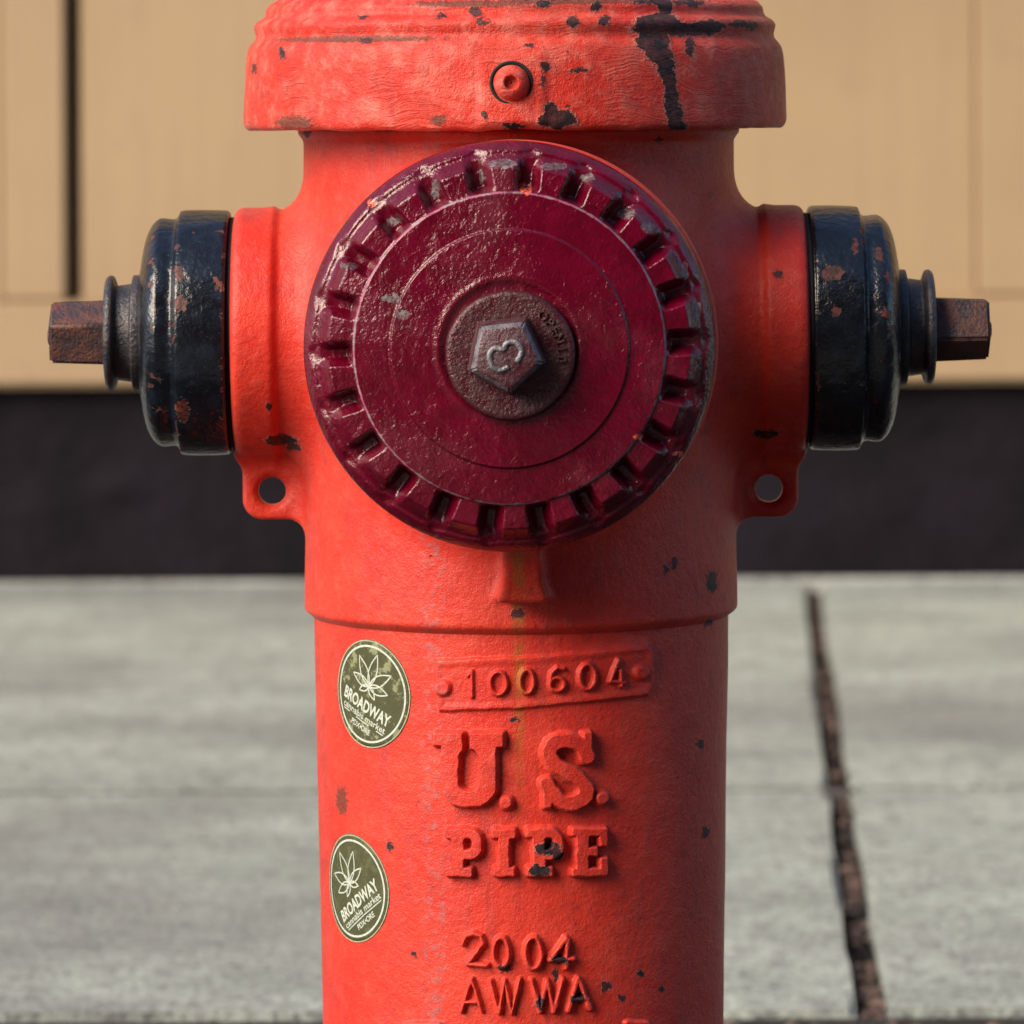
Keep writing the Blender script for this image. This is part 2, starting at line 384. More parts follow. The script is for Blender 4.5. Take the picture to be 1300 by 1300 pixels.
# ------------------------------------------------------------------ setting: ground, sidewalk, wall
def slab_bm(poly, z0, z1, bev=.004):
    bm = bmesh.new(); vs_ = [bm.verts.new((x, y, z1)) for x, y in poly]; f = bm.faces.new(vs_)
    if f.normal.z < 0 or True: bm.normal_update()
    r = bmesh.ops.extrude_face_region(bm, geom=[f])
    for g in r['geom']:
        if isinstance(g, bmesh.types.BMVert): g.co.z = z0
    bmesh.ops.bevel(bm, geom=[e for e in bm.edges if abs(e.verts[0].co.z - z1) < 1e-6 and abs(e.verts[1].co.z - z1) < 1e-6], offset=bev, segments=2, affect='EDGES')
    return bm
def box_bm(x0, x1, y0, y1, z0, z1, bev=0.0):
    bm = bmesh.new(); bmesh.ops.create_cube(bm, size=1)
    for v in bm.verts: v.co = ((x0 + x1) / 2 + v.co.x * (x1 - x0), (y0 + y1) / 2 + v.co.y * (y1 - y0), (z0 + z1) / 2 + v.co.z * (z1 - z0))
    if bev: bmesh.ops.bevel(bm, geom=bm.edges[:], offset=bev, segments=2, affect='EDGES')
    return bm
Y_EDGE, Y_JOINT, Y_WALL = 1.002, 2.150, 4.14
bm = bmesh.new(); bmesh.ops.create_grid(bm, x_segments=2, y_segments=2, size=120)
for v in bm.verts: v.co.z = -.17
tag(bm_obj('ground', bm, ASPH), kind='structure')
tag(bm_obj('planting_strip', box_bm(-14, 14, -.75, Y_EDGE - .0015, -.2, -.005), SOIL), kind='structure')
tag(bm_obj('kerb', box_bm(-14, 14, -.92, -.756, -.25, -.01, .015), KERB), kind='structure')
sw = bm_obj('sidewalk', box_bm(-14, 14, Y_EDGE + .03, Y_WALL + .3, -.15, -.020), SOIL); tag(sw, kind='structure')
def jx(k, y): return .232 + k * 1.52 + (y - Y_EDGE) * .0415          # expansion joint line, slightly skewed
for k in range(-6, 6):
    for (ya, yb) in ((Y_EDGE, Y_JOINT - .011), (Y_JOINT + .011, Y_WALL - .028)):
        g = .0105 if k in (-1, 0) else .004
        gl = .0105 if k == 0 else .004; gr = .0105 if k == -1 else .004
        n = 14
        ys = np.linspace(ya, yb, n)
        wob = lambda s_: [random.uniform(-.0022, .0022) for _ in ys]
        wl, wr_ = wob(0), wob(1)
        fr = [(jx(k, ya) + gl + (jx(k + 1, ya) - gr - jx(k, ya) - gl) * t, ya + (random.uniform(-.003, .003) if ya == Y_EDGE else 0)) for t in np.linspace(0, 1, 40)[1:-1]]
        poly = [(jx(k, ys[0]) + gl, ys[0])] + fr + [(jx(k + 1, y) - gr + wr_[i], y) for i, y in enumerate(ys)] + [(jx(k, y) + gl + wl[i], y) for i, y in reversed(list(enumerate(ys)))][:-1]
        bm_obj('slab', slab_bm(poly, -.12, random.uniform(-.0006, .0006), .005), CONC, sw)
FILL = flat_mat('joint_dirt', (0.05, 0.047, 0.048), .95, .35, 30)
bm_obj('joint_filler', box_bm(-9, 9, Y_JOINT - .0108, Y_JOINT + .0108, -.0195, -.0022), FILL, sw)
# debris and pebbles in the open joint and along the sidewalk's front edge
def pebbles(name, spots, label):
    base = bmesh.new(); bmesh.ops.create_icosphere(base, subdivisions=1, radius=1)
    bv = np.array([v.co[:] for v in base.verts]); bf = np.array([[v.index for v in f.verts] for f in base.faces]); base.free()
    V, Fc = [], []; o = 0
    for (x, y, z, r) in spots:
        v = bv * (1 + rng.uniform(-.22, .22, (len(bv), 1))) * np.array([rng.uniform(.7, 1.3), rng.uniform(.7, 1.3), rng.uniform(.5, .8)]) * r
        a = rng.uniform(0, 6.28); ca, sa = math.cos(a), math.sin(a)
        v = v @ np.array([[ca, -sa, 0], [sa, ca, 0], [0, 0, 1]]) + np.array([x, y, z]); V.append(v); Fc.append(bf + o); o += len(bv)
    ob = mesh_obj(name, np.vstack(V), np.vstack(Fc), PEB, smooth=False)
    return tag(ob, label, 'gravel', kind='stuff')
sp = []
for i in range(420):
    y = Y_EDGE + 3.15 * rng.uniform(0, 1) ** 1.3; sp.append((jx(0, y) + rng.uniform(-.0075, .0075), y, -.014 + rng.uniform(0, .006), rng.uniform(.002, .0058)))
pebbles('joint_gravel', sp, 'small brown pebbles and dirt filling the open sidewalk joint')
sp = []
for i in range(2600):
    y = Y_EDGE - .036 - abs(rng.normal(0, .16)); x = rng.uniform(-.9, .9)
    sp.append((x, y, -.006 + rng.uniform(-.003, .002), min(.016, abs(rng.normal(.004, .003)) + .002)))
pebbles('edge_gravel', sp, 'loose dark gravel and pebbles along the front edge of the sidewalk')
# the wall
wall = empty('building_wall', (0, Y_WALL, 0))
tag(wall, 'beige painted panel wall on a dark plinth behind the sidewalk', 'wall')
def wpart(name, x0, x1, y0, y1, z0, z1, mat, bev=0.0):
    return bm_obj(name, box_bm(x0, x1, y0, y1, z0, z1, bev), mat, wall)
PXW = (Y_WALL + DIST) / F
zw = lambda py: HC - (py - HOR) * PXW
xw = lambda px: (px - 650) * PXW - OFX * S
wpart('wall_backing', -9, 9, .06, .25, 0, 4.2, DARK)
# plinth: subdivided front with a few dents
nx, nz = 420, 40
gx = np.linspace(-5, 5, nx); gz = np.linspace(-.02, zw(490) + .02, nz); GX, GZ = np.meshgrid(gx, gz)
dy = vnoise(GX * 9, GZ * 9, 3) * .0018
for (dx, dz, a, r_) in ((xw(147), zw(618), .010, .016), (xw(1185), zw(560), -.006, .02), (xw(60), zw(640), .004, .03), (xw(1120), zw(650), .005, .03)):
    dy = dy - a * np.exp(-((GX - dx) ** 2 + (GZ - dz) ** 2) / (r_ * r_))
mesh_obj('plinth', np.stack([GX, dy, GZ], -1).reshape(-1, 3), grid_faces(nz, nx, False).reshape(-1, 4), PLINTH, wall)
wpart('plinth_core', -9, 9, .012, .055, -.05, zw(490) + .03, DARK)
wpart('foot_strip', -9, 9, -.030, -.006, -.02, .004, CONC2, .003)
wpart('base_rail', -9, 9, -.030, .05, zw(487), zw(379), BEIGE, .006)
PITCH = 1.2; GX0 = xw(103)
for k in range(-4, 5):
    x0 = GX0 + k * PITCH; x1 = x0 + PITCH - 18 * PXW
    wpart('wall_panel', x0, x1 - .080, -.010, .055, zw(379) + .0, 4.0, BEIGE, .003)
    wpart('stile', x1 - .0795, x1, -.018, .055, zw(379) + .0, 4.0, BEIGE, .005)
    wpart('panel_foot', x0, x1 - .0795, -.022, -.0105, zw(379) + .001, zw(379) + .001 + .004, BEIGE)

# unseen brick block added behind the camera to block front sky and darken reflections
def brick_mat():
    m = M('brown_brick'); v = m.coords()
    n2 = m.noise(m.vec('MULTIPLY', v, (5, 5, 14)), 1, 2)
    return m.out(m.mix(m.ramp(n2, .3, .7), (0.07, 0.038, 0.032), (0.11, 0.06, 0.05)), .9, m.bump(n2, .01))
BRICK = brick_mat(); PANE = flat_mat('dark_window_glass', (0.02, 0.022, 0.026), .15); TRIM = flat_mat('stone_trim', (0.16, 0.14, 0.12), .8, .1, 8)
bl = empty('added_brick_blocker', (0, -11.5, -.17)); tag(bl, 'unseen brown brick building added across the street to block front sky light', 'building')
bm_obj('facade', box_bm(-7, 26, -8, 0, 0, 13.2), BRICK, bl)
bm_obj('cornice', box_bm(-7.2, 26.2, -8.1, .25, 13.2, 13.6, .03), TRIM, bl)
wn = wf = None
for i in range(14):
    for j in range(4):
        x, z = -5.2 + i * 2.25, 1.0 + j * 2.7
        if wn is None:
            wn = bm_obj('window', box_bm(-.55, .55, .004, .05, 0, 1.7), PANE, bl); wf = bm_obj('sill', box_bm(-.65, .65, .004, .14, -.12, -.002), TRIM, wn)
            wn.location = (x, 0, z)
        else:
            o = link(wn.copy(), bl); o.location = (x, 0, z); link(wf.copy(), o)

# ------------------------------------------------------------------ hydrant body (implicit surface, meshed)
STEAM_Z = -320.0; SIDE_Z = -320.0; YAW = -12.7 / 480
def smin(a, b, k):
    h = np.maximum(k - np.abs(a - b), 0) / k; return np.minimum(a, b) - h * h * k * .25
def smax(a, b, k): return -smin(-a, -b, k)
def sdf(X, Y, Z):
    rho = np.sqrt(X * X + Y * Y)
    prof = 273 + 7 * smoothstep(-80, -66, Z) - 19 * smoothstep(-668, -688, Z) + 1.5 * smoothstep(-560, -660, Z)
    body = rho - prof
    # side outlets
    q = np.sqrt(Y * Y + (Z - SIDE_Z) ** 2); aX = np.abs(X)
    orad = 150.0 + 8 * smoothstep(300, 312, aX)
    out_ = smax(q - orad, aX - 361, 14)
    d = smin(body, out_, 58)
    # front nozzle boss
    Xs = X + Y * (-YAW) * -1.0
    off = smoothstep(-340, -366, Y)
    qs = np.sqrt((X - YAW * -Y * 1.0 - 4 * off) ** 2 + (Z - STEAM_Z - 3 * off) ** 2)
    brad = 226 + 18 * smoothstep(-340, -366, Y)
    boss = np.maximum(smax(qs - brad, -(Y + 404), 10), Y)
    d = smin(d, boss, 62)
    # lugs with a hole under each outlet
    ly = np.abs(Y - 0) - 17
    lx = aX - 295; lz = Z - (-500)
    bx = np.abs(lx) - (57 - 26); bz = np.abs(lz) - (57 - 26)
    l2 = np.sqrt(np.maximum(bx, 0) ** 2 + np.maximum(bz, 0) ** 2) + np.minimum(np.maximum(bx, bz), 0) - 26
    lug = smax(l2, ly, 7)
    d = smin(d, lug, 26)
    hole = np.sqrt((aX - 315) ** 2 + (Z + 521) ** 2) - (17.5 + 7 * smoothstep(9, 19, np.abs(Y)))
    hole = np.where((aX > 285) & (np.abs(Y) < 60), hole, 1e3)
    d = smax(d, -hole, 4)
    # tab under the front nozzle
    t0 = np.abs(X - 1.5) - (24 + 10 * smoothstep(-590, -640, Z) ** 2); ty = np.maximum(-Y - (376 - 40 * smoothstep(-570, -640, Z)), Y + 200); tz = np.maximum(-Z - 634, Z + 540)
    tab = smax(smax(t0, ty, 8), tz, 8)
    d = smin(d, tab, 12)
    # inside of the nozzles stays closed; trim top and bottom
    d = np.maximum(d, Z + 60); d = np.maximum(d, -(Z + 694))
    return d
def surface_nets(f, lo, hi, h):
    n = [int(math.ceil((b - a) / h)) + 1 for a, b in zip(lo, hi)]
    ax = [np.float32(a + h * np.arange(k)) for a, k in zip(lo, n)]
    G = np.empty(n, np.float32)
    for i0 in range(0, n[0], 24):
        X, Y, Z = np.meshgrid(ax[0][i0:i0 + 24], ax[1], ax[2], indexing='ij'); G[i0:i0 + 24] = f(X, Y, Z)
    neg = G < 0
    cnt = np.zeros([k - 1 for k in n], np.int8)
    for a in (0, 1):
        for b in (0, 1):
            for c in (0, 1): cnt += neg[a:n[0] - 1 + a, b:n[1] - 1 + b, c:n[2] - 1 + c]
    act = (cnt > 0) & (cnt < 8)
    idx = -np.ones(act.shape, np.int64); I = np.argwhere(act); idx[act] = np.arange(len(I))
    V = np.array([ax[0][0], ax[1][0], ax[2][0]]) + (I + .5) * h
    quads = []
    for a in range(3):
        b, c = (a + 1) % 3, (a + 2) % 3
        sl0 = [slice(None)] * 3; sl1 = [slice(None)] * 3; sl0[a] = slice(0, -1); sl1[a] = slice(1, None)
        ch = neg[tuple(sl0)] != neg[tuple(sl1)]
        E = np.argwhere(ch)
        E = E[(E[:, b] > 0) & (E[:, c] > 0) & (E[:, b] < n[b] - 1) & (E[:, c] < n[c] - 1)]
        eb = np.zeros(3, int); eb[b] = 1; ec = np.zeros(3, int); ec[c] = 1
        g = lambda e: idx[e[:, 0], e[:, 1], e[:, 2]]
        Q = np.stack([g(E - eb - ec), g(E - ec), g(E), g(E - eb)], 1)
        flip = ~neg[E[:, 0], E[:, 1], E[:, 2]]
        Q[flip] = Q[flip][:, ::-1]; quads.append(Q)
    Q = np.vstack(quads); Q = Q[(Q >= 0).all(1)]
    V = V.astype(np.float64); e = .4
    def grad(V):
        g = np.stack([f(V[:, 0] + (e if a == 0 else 0), V[:, 1] + (e if a == 1 else 0), V[:, 2] + (e if a == 2 else 0)) -
                      f(V[:, 0] - (e if a == 0 else 0), V[:, 1] - (e if a == 1 else 0), V[:, 2] - (e if a == 2 else 0)) for a in range(3)], 1) / (2 * e)
        return g
    for it in range(4):
        g = grad(V); d = f(V[:, 0], V[:, 1], V[:, 2])
        st = -(d / np.maximum((g * g).sum(1), .2))[:, None] * g
        L = np.linalg.norm(st, axis=1, keepdims=True); st *= np.minimum(1, h / (L + 1e-9)); V += st
    return V, Q
V, Q = surface_nets(sdf, (-378, -420, -702), (378, 296, -50), 3.4)
mesh_obj('body', m3(V[:, 0], V[:, 1], V[:, 2]), Q, RED_BODY, root)

# ------------------------------------------------------------------ barrel with raised lettering
def seg_d(px, py, pts):
    best = np.full(px.shape, 1e9)
    for (ax_, ay), (bx_, by) in zip(pts[:-1], pts[1:]):
        vx, vy = bx_ - ax_, by - ay; L = vx * vx + vy * vy + 1e-9
        t = np.clip(((px - ax_) * vx + (py - ay) * vy) / L, 0, 1)
        best = np.minimum(best, np.hypot(px - ax_ - t * vx, py - ay - t * vy))
    return best
def box_d(px, py, x0, x1, y0, y1, r=3.0):
    bx = np.abs(px - (x0 + x1) / 2) - (x1 - x0) / 2 + r; by = np.abs(py - (y0 + y1) / 2) - (y1 - y0) / 2 + r
    return np.hypot(np.maximum(bx, 0), np.maximum(by, 0)) + np.minimum(np.maximum(bx, by), 0) - r
def ell(cx, cy, rx, ry, a0=0, a1=360, n=20):
    return [(cx + rx * math.sin(R(a)), cy - ry * math.cos(R(a))) for a in np.linspace(a0, a1, n)]
def poly_d(px, py, pts):
    d = seg_d(px, py, list(pts) + [pts[0]]); ins = np.zeros(px.shape, bool)
    for (x0, y0), (x1, y1) in zip(pts, list(pts[1:]) + [pts[0]]):
        c_ = ((y0 > py) != (y1 > py)) & (px < (x1 - x0) * (py - y0) / (y1 - y0 + 1e-12) + x0); ins ^= c_
    return np.where(ins, -d, d)
mn = np.minimum; mx = np.maximum
def g_U(x, y):
    o = mx(box_d(x, y, 557, 629, 931, 1025, 32), -1e9); o = mn(o, box_d(x, y, 557, 629, 930, 980, 4))
    o = mx(o, -box_d(x, y, 583, 604, 951, 1001, 10))
    o = mn(o, mn(box_d(x, y, 547, 588, 927, 948, 4), box_d(x, y, 593, 638, 927, 949, 4)))
    return mx(o, -box_d(x, y, 588, 593, 920, 960, 1))
def g_S(x, y):
    p = resample([(737, 960), (731, 946), (714, 939), (697, 944), (692, 957), (700, 971), (718, 982), (733, 994), (735, 1009), (723, 1018), (706, 1016), (694, 1005), (689, 995)], 4)
    o = seg_d(x, y, [tuple(q) for q in p]) - 11
    return mn(o, mn(box_d(x, y, 731, 746, 927, 967, 4), box_d(x, y, 682, 696, 988, 1027, 4)))
def g_P(x, y, o):
    b = mn(mn(box_d(x, y, o + 8, o + 27, 1050, 1112, 3), box_d(x, y, o, o + 36, 1098, 1113, 4)), box_d(x, y, o, o + 30, 1049, 1064, 4))
    bowl = mx(box_d(x, y, o + 12, o + 49, 1049, 1092, 19), -box_d(x, y, o + 25, o + 33, 1065, 1076, 3)); return mn(b, bowl)
def g_I(x, y): return mn(mn(box_d(x, y, 627, 644, 1052, 1110, 3), box_d(x, y, 619, 652, 1049, 1065, 4)), box_d(x, y, 620, 651, 1098, 1113, 4))
def g_E(x, y):
    o = mn(mn(box_d(x, y, 722, 741, 1050, 1112, 3), box_d(x, y, 717, 764, 1049, 1062, 4)), box_d(x, y, 717, 764, 1100, 1113, 4))
    o = mn(o, mn(box_d(x, y, 751, 764, 1049, 1076, 4), box_d(x, y, 751, 764, 1086, 1113, 4)))
    return mn(o, box_d(x, y, 735, 752, 1073, 1088, 3))
Z8 = lambda pts: [(560 + a / 5.4167, 1170 + b / 5.4167) for a, b in pts]
ZP = lambda pts: [(540 + a / 4.333, 810 + b / 4.333) for a, b in pts]
def stroke(pts, w_, sm=False):
    if sm: pts = [tuple(q) for q in resample(pts, 4)]
    return lambda x, y: seg_d(x, y, pts) - w_
def multi(lst, w_): return lambda x, y: np.minimum.reduce([seg_d(x, y, p) - w_ for p in lst])
glyphs = [  # (sdf, height u, bevel px, name)
    (g_U, 12.5, 5.5), (lambda x, y: np.hypot(x - 638, y - 1018) - 10, 11, 8), (g_S, 12.5, 5.5), (lambda x, y: np.hypot(x - 756, y - 1013) - 10, 11, 8),
    (lambda x, y: g_P(x, y, 562), 11.5, 5.0), (g_I, 11.5, 5.0), (lambda x, y: g_P(x, y, 661), 11.5, 5.0), (g_E, 11.5, 5.0),
    (stroke(Z8([(128, 150), (150, 92), (200, 72), (252, 92), (262, 140), (225, 200), (160, 285)]) + Z8([(290, 296)]), 3.6), 9, 5),
    (stroke(Z8(ell(385, 205, 52, 100)), 3.6), 9, 5), (stroke(Z8(ell(600, 212, 54, 108)), 3.6), 9, 5),
    (multi([Z8([(822, 112), (712, 262), (868, 252)]), Z8([(832, 125), (820, 318)])], 3.8), 9, 5),
    (multi([Z8([(115, 612), (185, 392), (252, 612)]), Z8([(142, 548), (228, 545)])], 3.0), 8, 4.5),
    (multi([Z8([(312, 402), (368, 622), (408, 402), (455, 622), (508, 392)])], 3.0), 8, 4.5),
    (multi([Z8([(590, 402), (648, 615), (692, 402), (738, 615), (798, 392)])], 3.2), 8, 4.5),
    (multi([Z8([(835, 610), (902, 382), (982, 600)]), Z8([(860, 535), (962, 530)])], 3.6), 8.5, 4.5),
    (lambda x, y: box_d(x, y, 508, 556, 1296, 1345, 5), 5, 5), (lambda x, y: box_d(x, y, 785, 818, 1296, 1345, 5), 5, 5),
]
PLATE = ZP([(42, 118), (600, 98), (900, 75), (1195, 36), (1230, 62), (1232, 245), (1203, 316), (900, 350), (500, 388), (62, 400), (32, 250)])
digits = [(lambda x, y: np.hypot(x - 560.8, y - 872.5) - 10.5, 5.5, 8), (lambda x, y: np.hypot(x - 806.5, y - 854) - 10, 5.5, 8),
    (multi([ZP([(225, 205), (245, 178), (246, 318)])], 2.6), 4, 4.5), (stroke(ZP(ell(388, 245, 44, 62)), 3.0), 6, 4.5), (stroke(ZP(ell(540, 236, 36, 64)), 3.0), 6, 4.5),
    (multi([ZP(ell(702, 252, 38, 36)), ZP([(664, 250), (672, 190), (705, 160), (738, 168)])], 3.0), 6, 4.5),
    (stroke(ZP(ell(864, 212, 42, 68)), 3.0), 6, 4.5), (multi([ZP([(1032, 120), (985, 238), (1062, 244)]), ZP([(1042, 180), (1046, 262)])], 2.8), 6, 4.5)]
def brad(Z): return 262.5 + (Z + 700) * (8.5 / 500)         # slight taper
step = .95
xs = np.arange(-128, 196, step) / 262.0
th_f = np.arcsin(np.clip(xs, -1, 1)); th_c = np.arange(th_f[-1] + .035, th_f[0] + 2 * math.pi - .02, .045)
th = np.concatenate([th_f, th_c]); nfc = len(th_f)
zz = np.concatenate([[-670, -684, -692, -698], np.arange(-702, -1185, -step), np.arange(-1190, -1300, -8), [-1300]])
TH, ZZ = np.meshgrid(th, zz)
rr = brad(ZZ) - 5 * smoothstep(-1180, -1260, ZZ) * 0
Xb, Yb = rr * np.sin(TH), -rr * np.cos(TH)
kk = F / (F + Yb); PX = (Xb + OFX) * kk + 650; PY = HOR - ZZ * kk
front = (np.cos(TH) > .3)
wob = vnoise(PX * .22, PY * .22, 11) * .9 + vnoise(PX * .5, PY * .5, 12) * .4
hgt = np.zeros_like(rr); owner = np.full(rr.shape, -1)
pl = np.where(front, poly_d(PX, PY, PLATE) + wob * .7, 1e3)
hp = 5.0 * smoothstep(2.2, -2.2, pl) - 1.2 * smoothstep(-4, -12, pl); hgt = hgt + hp
owner[pl < 0] = 1000
for i, (g, H, bv) in enumerate(glyphs):
    d_ = np.where(front, g(PX, PY) + wob, 1e3); a = H * smoothstep(bv * .28, -bv * .5, d_)
    hgt = np.maximum(hgt, a); owner[d_ < -.3] = i
for i, (g, H, bv) in enumerate(digits):
    d_ = np.where(front, g(PX, PY) + wob * .6, 1e3); a = H * smoothstep(bv * .3, -bv * .5, d_)
    hgt = np.maximum(hgt, hp + a); owner[d_ < -.3] = 100 + i
low = vnoise(TH * 6, ZZ / 45, 21) * .6 + vnoise(TH * 19, ZZ / 14, 22) * .25
rr2 = rr + hgt + low
VV = m3(rr2 * np.sin(TH), -rr2 * np.cos(TH), ZZ)
NN = -grid_normals(VV, True)
if (NN[100, nfc // 2] * np.array([0, -1, 0])).sum() < 0: NN = -NN
Fq = grid_faces(len(zz), len(th), True)[:, :, ::-1]
fo = owner[:-1, :].copy()
own = np.where((owner[:-1] == np.roll(owner, -1, 1)[:-1]) & (owner[:-1] == owner[1:]), owner[:-1], np.where(owner[:-1] == 1000, 1000, -1))
fl = Fq.reshape(-1, 4); ol = own.reshape(-1); Vf, Nf = VV.reshape(-1, 3), NN.reshape(-1, 3)
barrel = submesh('barrel', Vf, Nf, fl[ol == -1], RED_BARREL, root)
plate = submesh('number_plate', Vf, Nf, fl[ol == 1000], RED_BARREL, root)
tag(plate, 'raised serial number plate reading 100604')
for i in range(len(glyphs)):
    if (ol == i).any(): submesh('raised_letter', Vf, Nf, fl[ol == i], RED_BARREL, barrel)
for i in range(len(digits)):
    submesh('raised_dot' if i < 2 else 'raised_digit', Vf, Nf, fl[ol == 100 + i], RED_BARREL, plate)

def revolve(name, prof, mat, parent, axis='Z', origin=(0, 0, 0), nth=160, fn=None, fnz=None, wear=None, closed=False, flip=False):
    """prof: (axial, radius) in u; axis Z, or +X / -X / -Y"""
    p = np.asarray(prof, float); t = np.linspace(0, 2 * math.pi, nth, endpoint=False)
    T, A = np.meshgrid(t, p[:, 0]); _, Rr = np.meshgrid(t, p[:, 1])
    if fn is not None: Rr = Rr + fn(T, A, Rr)
    if fnz is not None: A = A + fnz(T, A, Rr)
    c_, s_ = Rr * np.cos(T), Rr * np.sin(T); ox, oy, oz = origin
    if axis == 'Z': X, Y, Z = c_ + ox, s_ + oy, A + oz
    elif axis == '+X': X, Y, Z = A + ox, c_ + oy, s_ + oz
    elif axis == '-X': X, Y, Z = -A + ox, -c_ + oy, s_ + oz
    else: X, Y, Z = c_ + ox, -A + oy, s_ + oz
    Vg = m3(X, Y, Z); f = grid_faces(len(p), nth, True).reshape(-1, 4)
    # outward faces: test one quad
    q = Vg.reshape(-1, 3)
    mid = len(f) // 2
    me_n = np.cross(q[f[:, 1]] - q[f[:, 0]], q[f[:, 2]] - q[f[:, 0]])
    ctr = q[f].mean(1); cen = q.mean(0)
    if ((ctr - cen) * me_n).sum() < 0: f = f[:, ::-1]
    at = {'wear': np.repeat(wear, nth)} if wear is not None else {'wear': np.zeros(len(q))}
    return mesh_obj(name, q, f, mat, parent, True, None, at)

# lower flange (below the frame) and its bolts, standing on the strip
GZ_ = -HC / S
fl_prof = soften([(-1230, 250), (-1290, 252), (-1330, 262), (-1345, 335), (-1352, 340), (-1378, 340), (-1382, 336), (-1384, 250)], 5, 6)
revolve('flange', fl_prof, RED_BARREL, root)
revolve('flange', soften([(-1386, 250), (-1388, 336), (-1392, 340), (-1416, 340), (-1422, 330), (-1440, 262), (GZ_ - 70, 258)], 5, 6), RED_BARREL, root)
bolt = None
for k in range(8):
    a = R(22.5 + 45 * k)
    if bolt is None:
        bm = bmesh.new()
        bmesh.ops.create_cone(bm, segments=6, radius1=24 * S, radius2=23 * S, depth=22 * S, cap_ends=True, matrix=Matrix.Translation((0, 0, 11 * S)))
        bmesh.ops.create_cone(bm, segments=16, radius1=14 * S, radius2=14 * S, depth=70 * S, cap_ends=True, matrix=Matrix.Translation((0, 0, -20 * S)))
        bolt = bm_obj('flange_bolt', bm, RUST, root); o = bolt
    else: o = link(bolt.copy(), root)
    o.location = (308 * S * math.sin(a), -308 * S * math.cos(a), HC - 1346 * S)

# ------------------------------------------------------------------ bonnet
BX = -4.5
prof = [(-60, 262), (-62, 300), (-62.5, 334), (-61.5, 339.5), (-58.5, 342.8), (-54, 344), (-46, 344.2), (0, 342.8), (24, 341.5), (38, 338.5), (45, 334), (49, 330.5), (52, 329), (56, 328.5), (60, 329.5), (66, 330.5), (70, 329), (74, 325), (77, 319.5), (79.5, 317), (83, 315.5), (88, 315), (92, 312.5),
        (96, 307), (100, 299), (108, 287), (122, 268), (142, 240), (160, 205), (174, 160), (184, 110), (188, 70), (189, 30), (189.5, .5)]
bp = resample(prof, 4)
def bonnet_fn(T, A, Rr):
    # front is at T = -90 degrees (Y negative)
    ph = np.angle(np.exp(1j * (T + math.pi / 2)))
    px = ph * 343
    padm = smoothstep(46, 34, np.abs(px + 3)) * smoothstep(38, 24, A) * smoothstep(-60, -52, A)
    lump = vnoise(px / 38, A / 26, 31) * .9 + vnoise(px / 11, A / 9, 32) * .35
    edge = vnoise(px / 20, A * 0, 33) * 1.0 * smoothstep(-50, -62, A)
    ribs = 2.6 * np.maximum(np.sin(T * 118), -.3) * smoothstep(93, 97, A) * smoothstep(112, 104, A)
    return padm * 3.0 + lump * (Rr > 60) + edge + ribs
bonnet = revolve('bonnet', bp, RED_BONNET, root, origin=(BX, 0, 0), nth=900, fn=bonnet_fn, fnz=lambda T, A, Rr: smoothstep(-20, -58, A) * (vnoise(T * 16, A * 0, 61) * 1.6 + vnoise(T * 47, A * 0, 62) * .8))
# operating nut above the frame
def prism(name, n, r0, r1, h, mat, parent, mtx, bev=3.0, rot=0.0, top_mat=None):
    bm = bmesh.new()
    bmesh.ops.create_cone(bm, segments=n, radius1=r0 * S, radius2=r1 * S, depth=h * S, cap_ends=True, matrix=Matrix.Translation((0, 0, h * S / 2)) @ Matrix.Rotation(rot, 4, 'Z'))
    bmesh.ops.bevel(bm, geom=bm.edges[:], offset=bev * S, segments=2, affect='EDGES')
    bm.transform(mtx)
    return bm_obj(name, bm, mat, parent, True, 32)
T4 = lambda X, Y, Z: Matrix.Translation((X * S, Y * S, Z * S + HC))
revolve('bonnet_boss', soften([(183, 95), (205, 92), (214, 84), (214, 1)], 5, 8), RED_BONNET, bonnet, origin=(BX, 0, 0), nth=64)
prism('operating_nut', 5, 50, 44, 60, RED_BONNET, bonnet, T4(BX, 0, 213), 3, R(90))
# bonnet bolt: round button head with a socket, in a dark annular gap
bX, bZ = P2L(649, 105, 345)
revolve('bolt_seat', soften([(340, 26.5), (346.8, 26.5), (347.4, 24), (344, 20), (342, 8)], 4, 1.5), RUBBER, bonnet, '-Y', (bX, 0, bZ), 48)
revolve('bonnet_bolt', soften([(340, 21.5), (350, 21.5), (356, 18.5), (360, 13.0), (361, 9.5), (359.5, 8.2), (353, 7.2), (352, 1)], 5, 2.5), RED_BONNET, bonnet, '-Y', (bX, 0, bZ), 48)

# ------------------------------------------------------------------ front cap (polar height field)
steam = empty('front_cap', (0, 0, 0), root)
NL = 22; nph = NL * 44
CY = 480.0; CX = YAW * CY
CZ = -(442.5 - HOR) * (F - CY) / F
rad = np.unique(np.concatenate([np.arange(60, 132, 3.0), np.arange(132, 148, 1.0), np.arange(148, 176, 2.5), np.arange(176, 242, 1.15)]))
ph = np.linspace(0, 2 * math.pi, nph, endpoint=False)                 # clockwise from the top
PH, RA = np.meshgrid(ph, rad)
cell = ((PH - R(6.5)) / (2 * math.pi / NL)) % 1.0; da = np.minimum(cell, 1 - cell) * (2 * math.pi / NL)   # angle to nearest notch centre
arc = da * RA
jit = np.sin(np.floor((PH - R(6.5)) / (2 * math.pi / NL)) * 12.9) * .8
notch = smoothstep(16.5 + jit, 4.0, arc)
face = 6 - 21.0 * (RA / 240) ** 2
h = face + 3.0 * smoothstep(141, 138.5, RA) * 1.0 + 2.0 * np.exp(-((RA - 84) / 3.5) ** 2) - 3 * smoothstep(80, 76, RA)
h = h + 3.2 * smoothstep(184, 181.5, RA)
wall_ = smoothstep(211, 228, RA + 3 * notch)
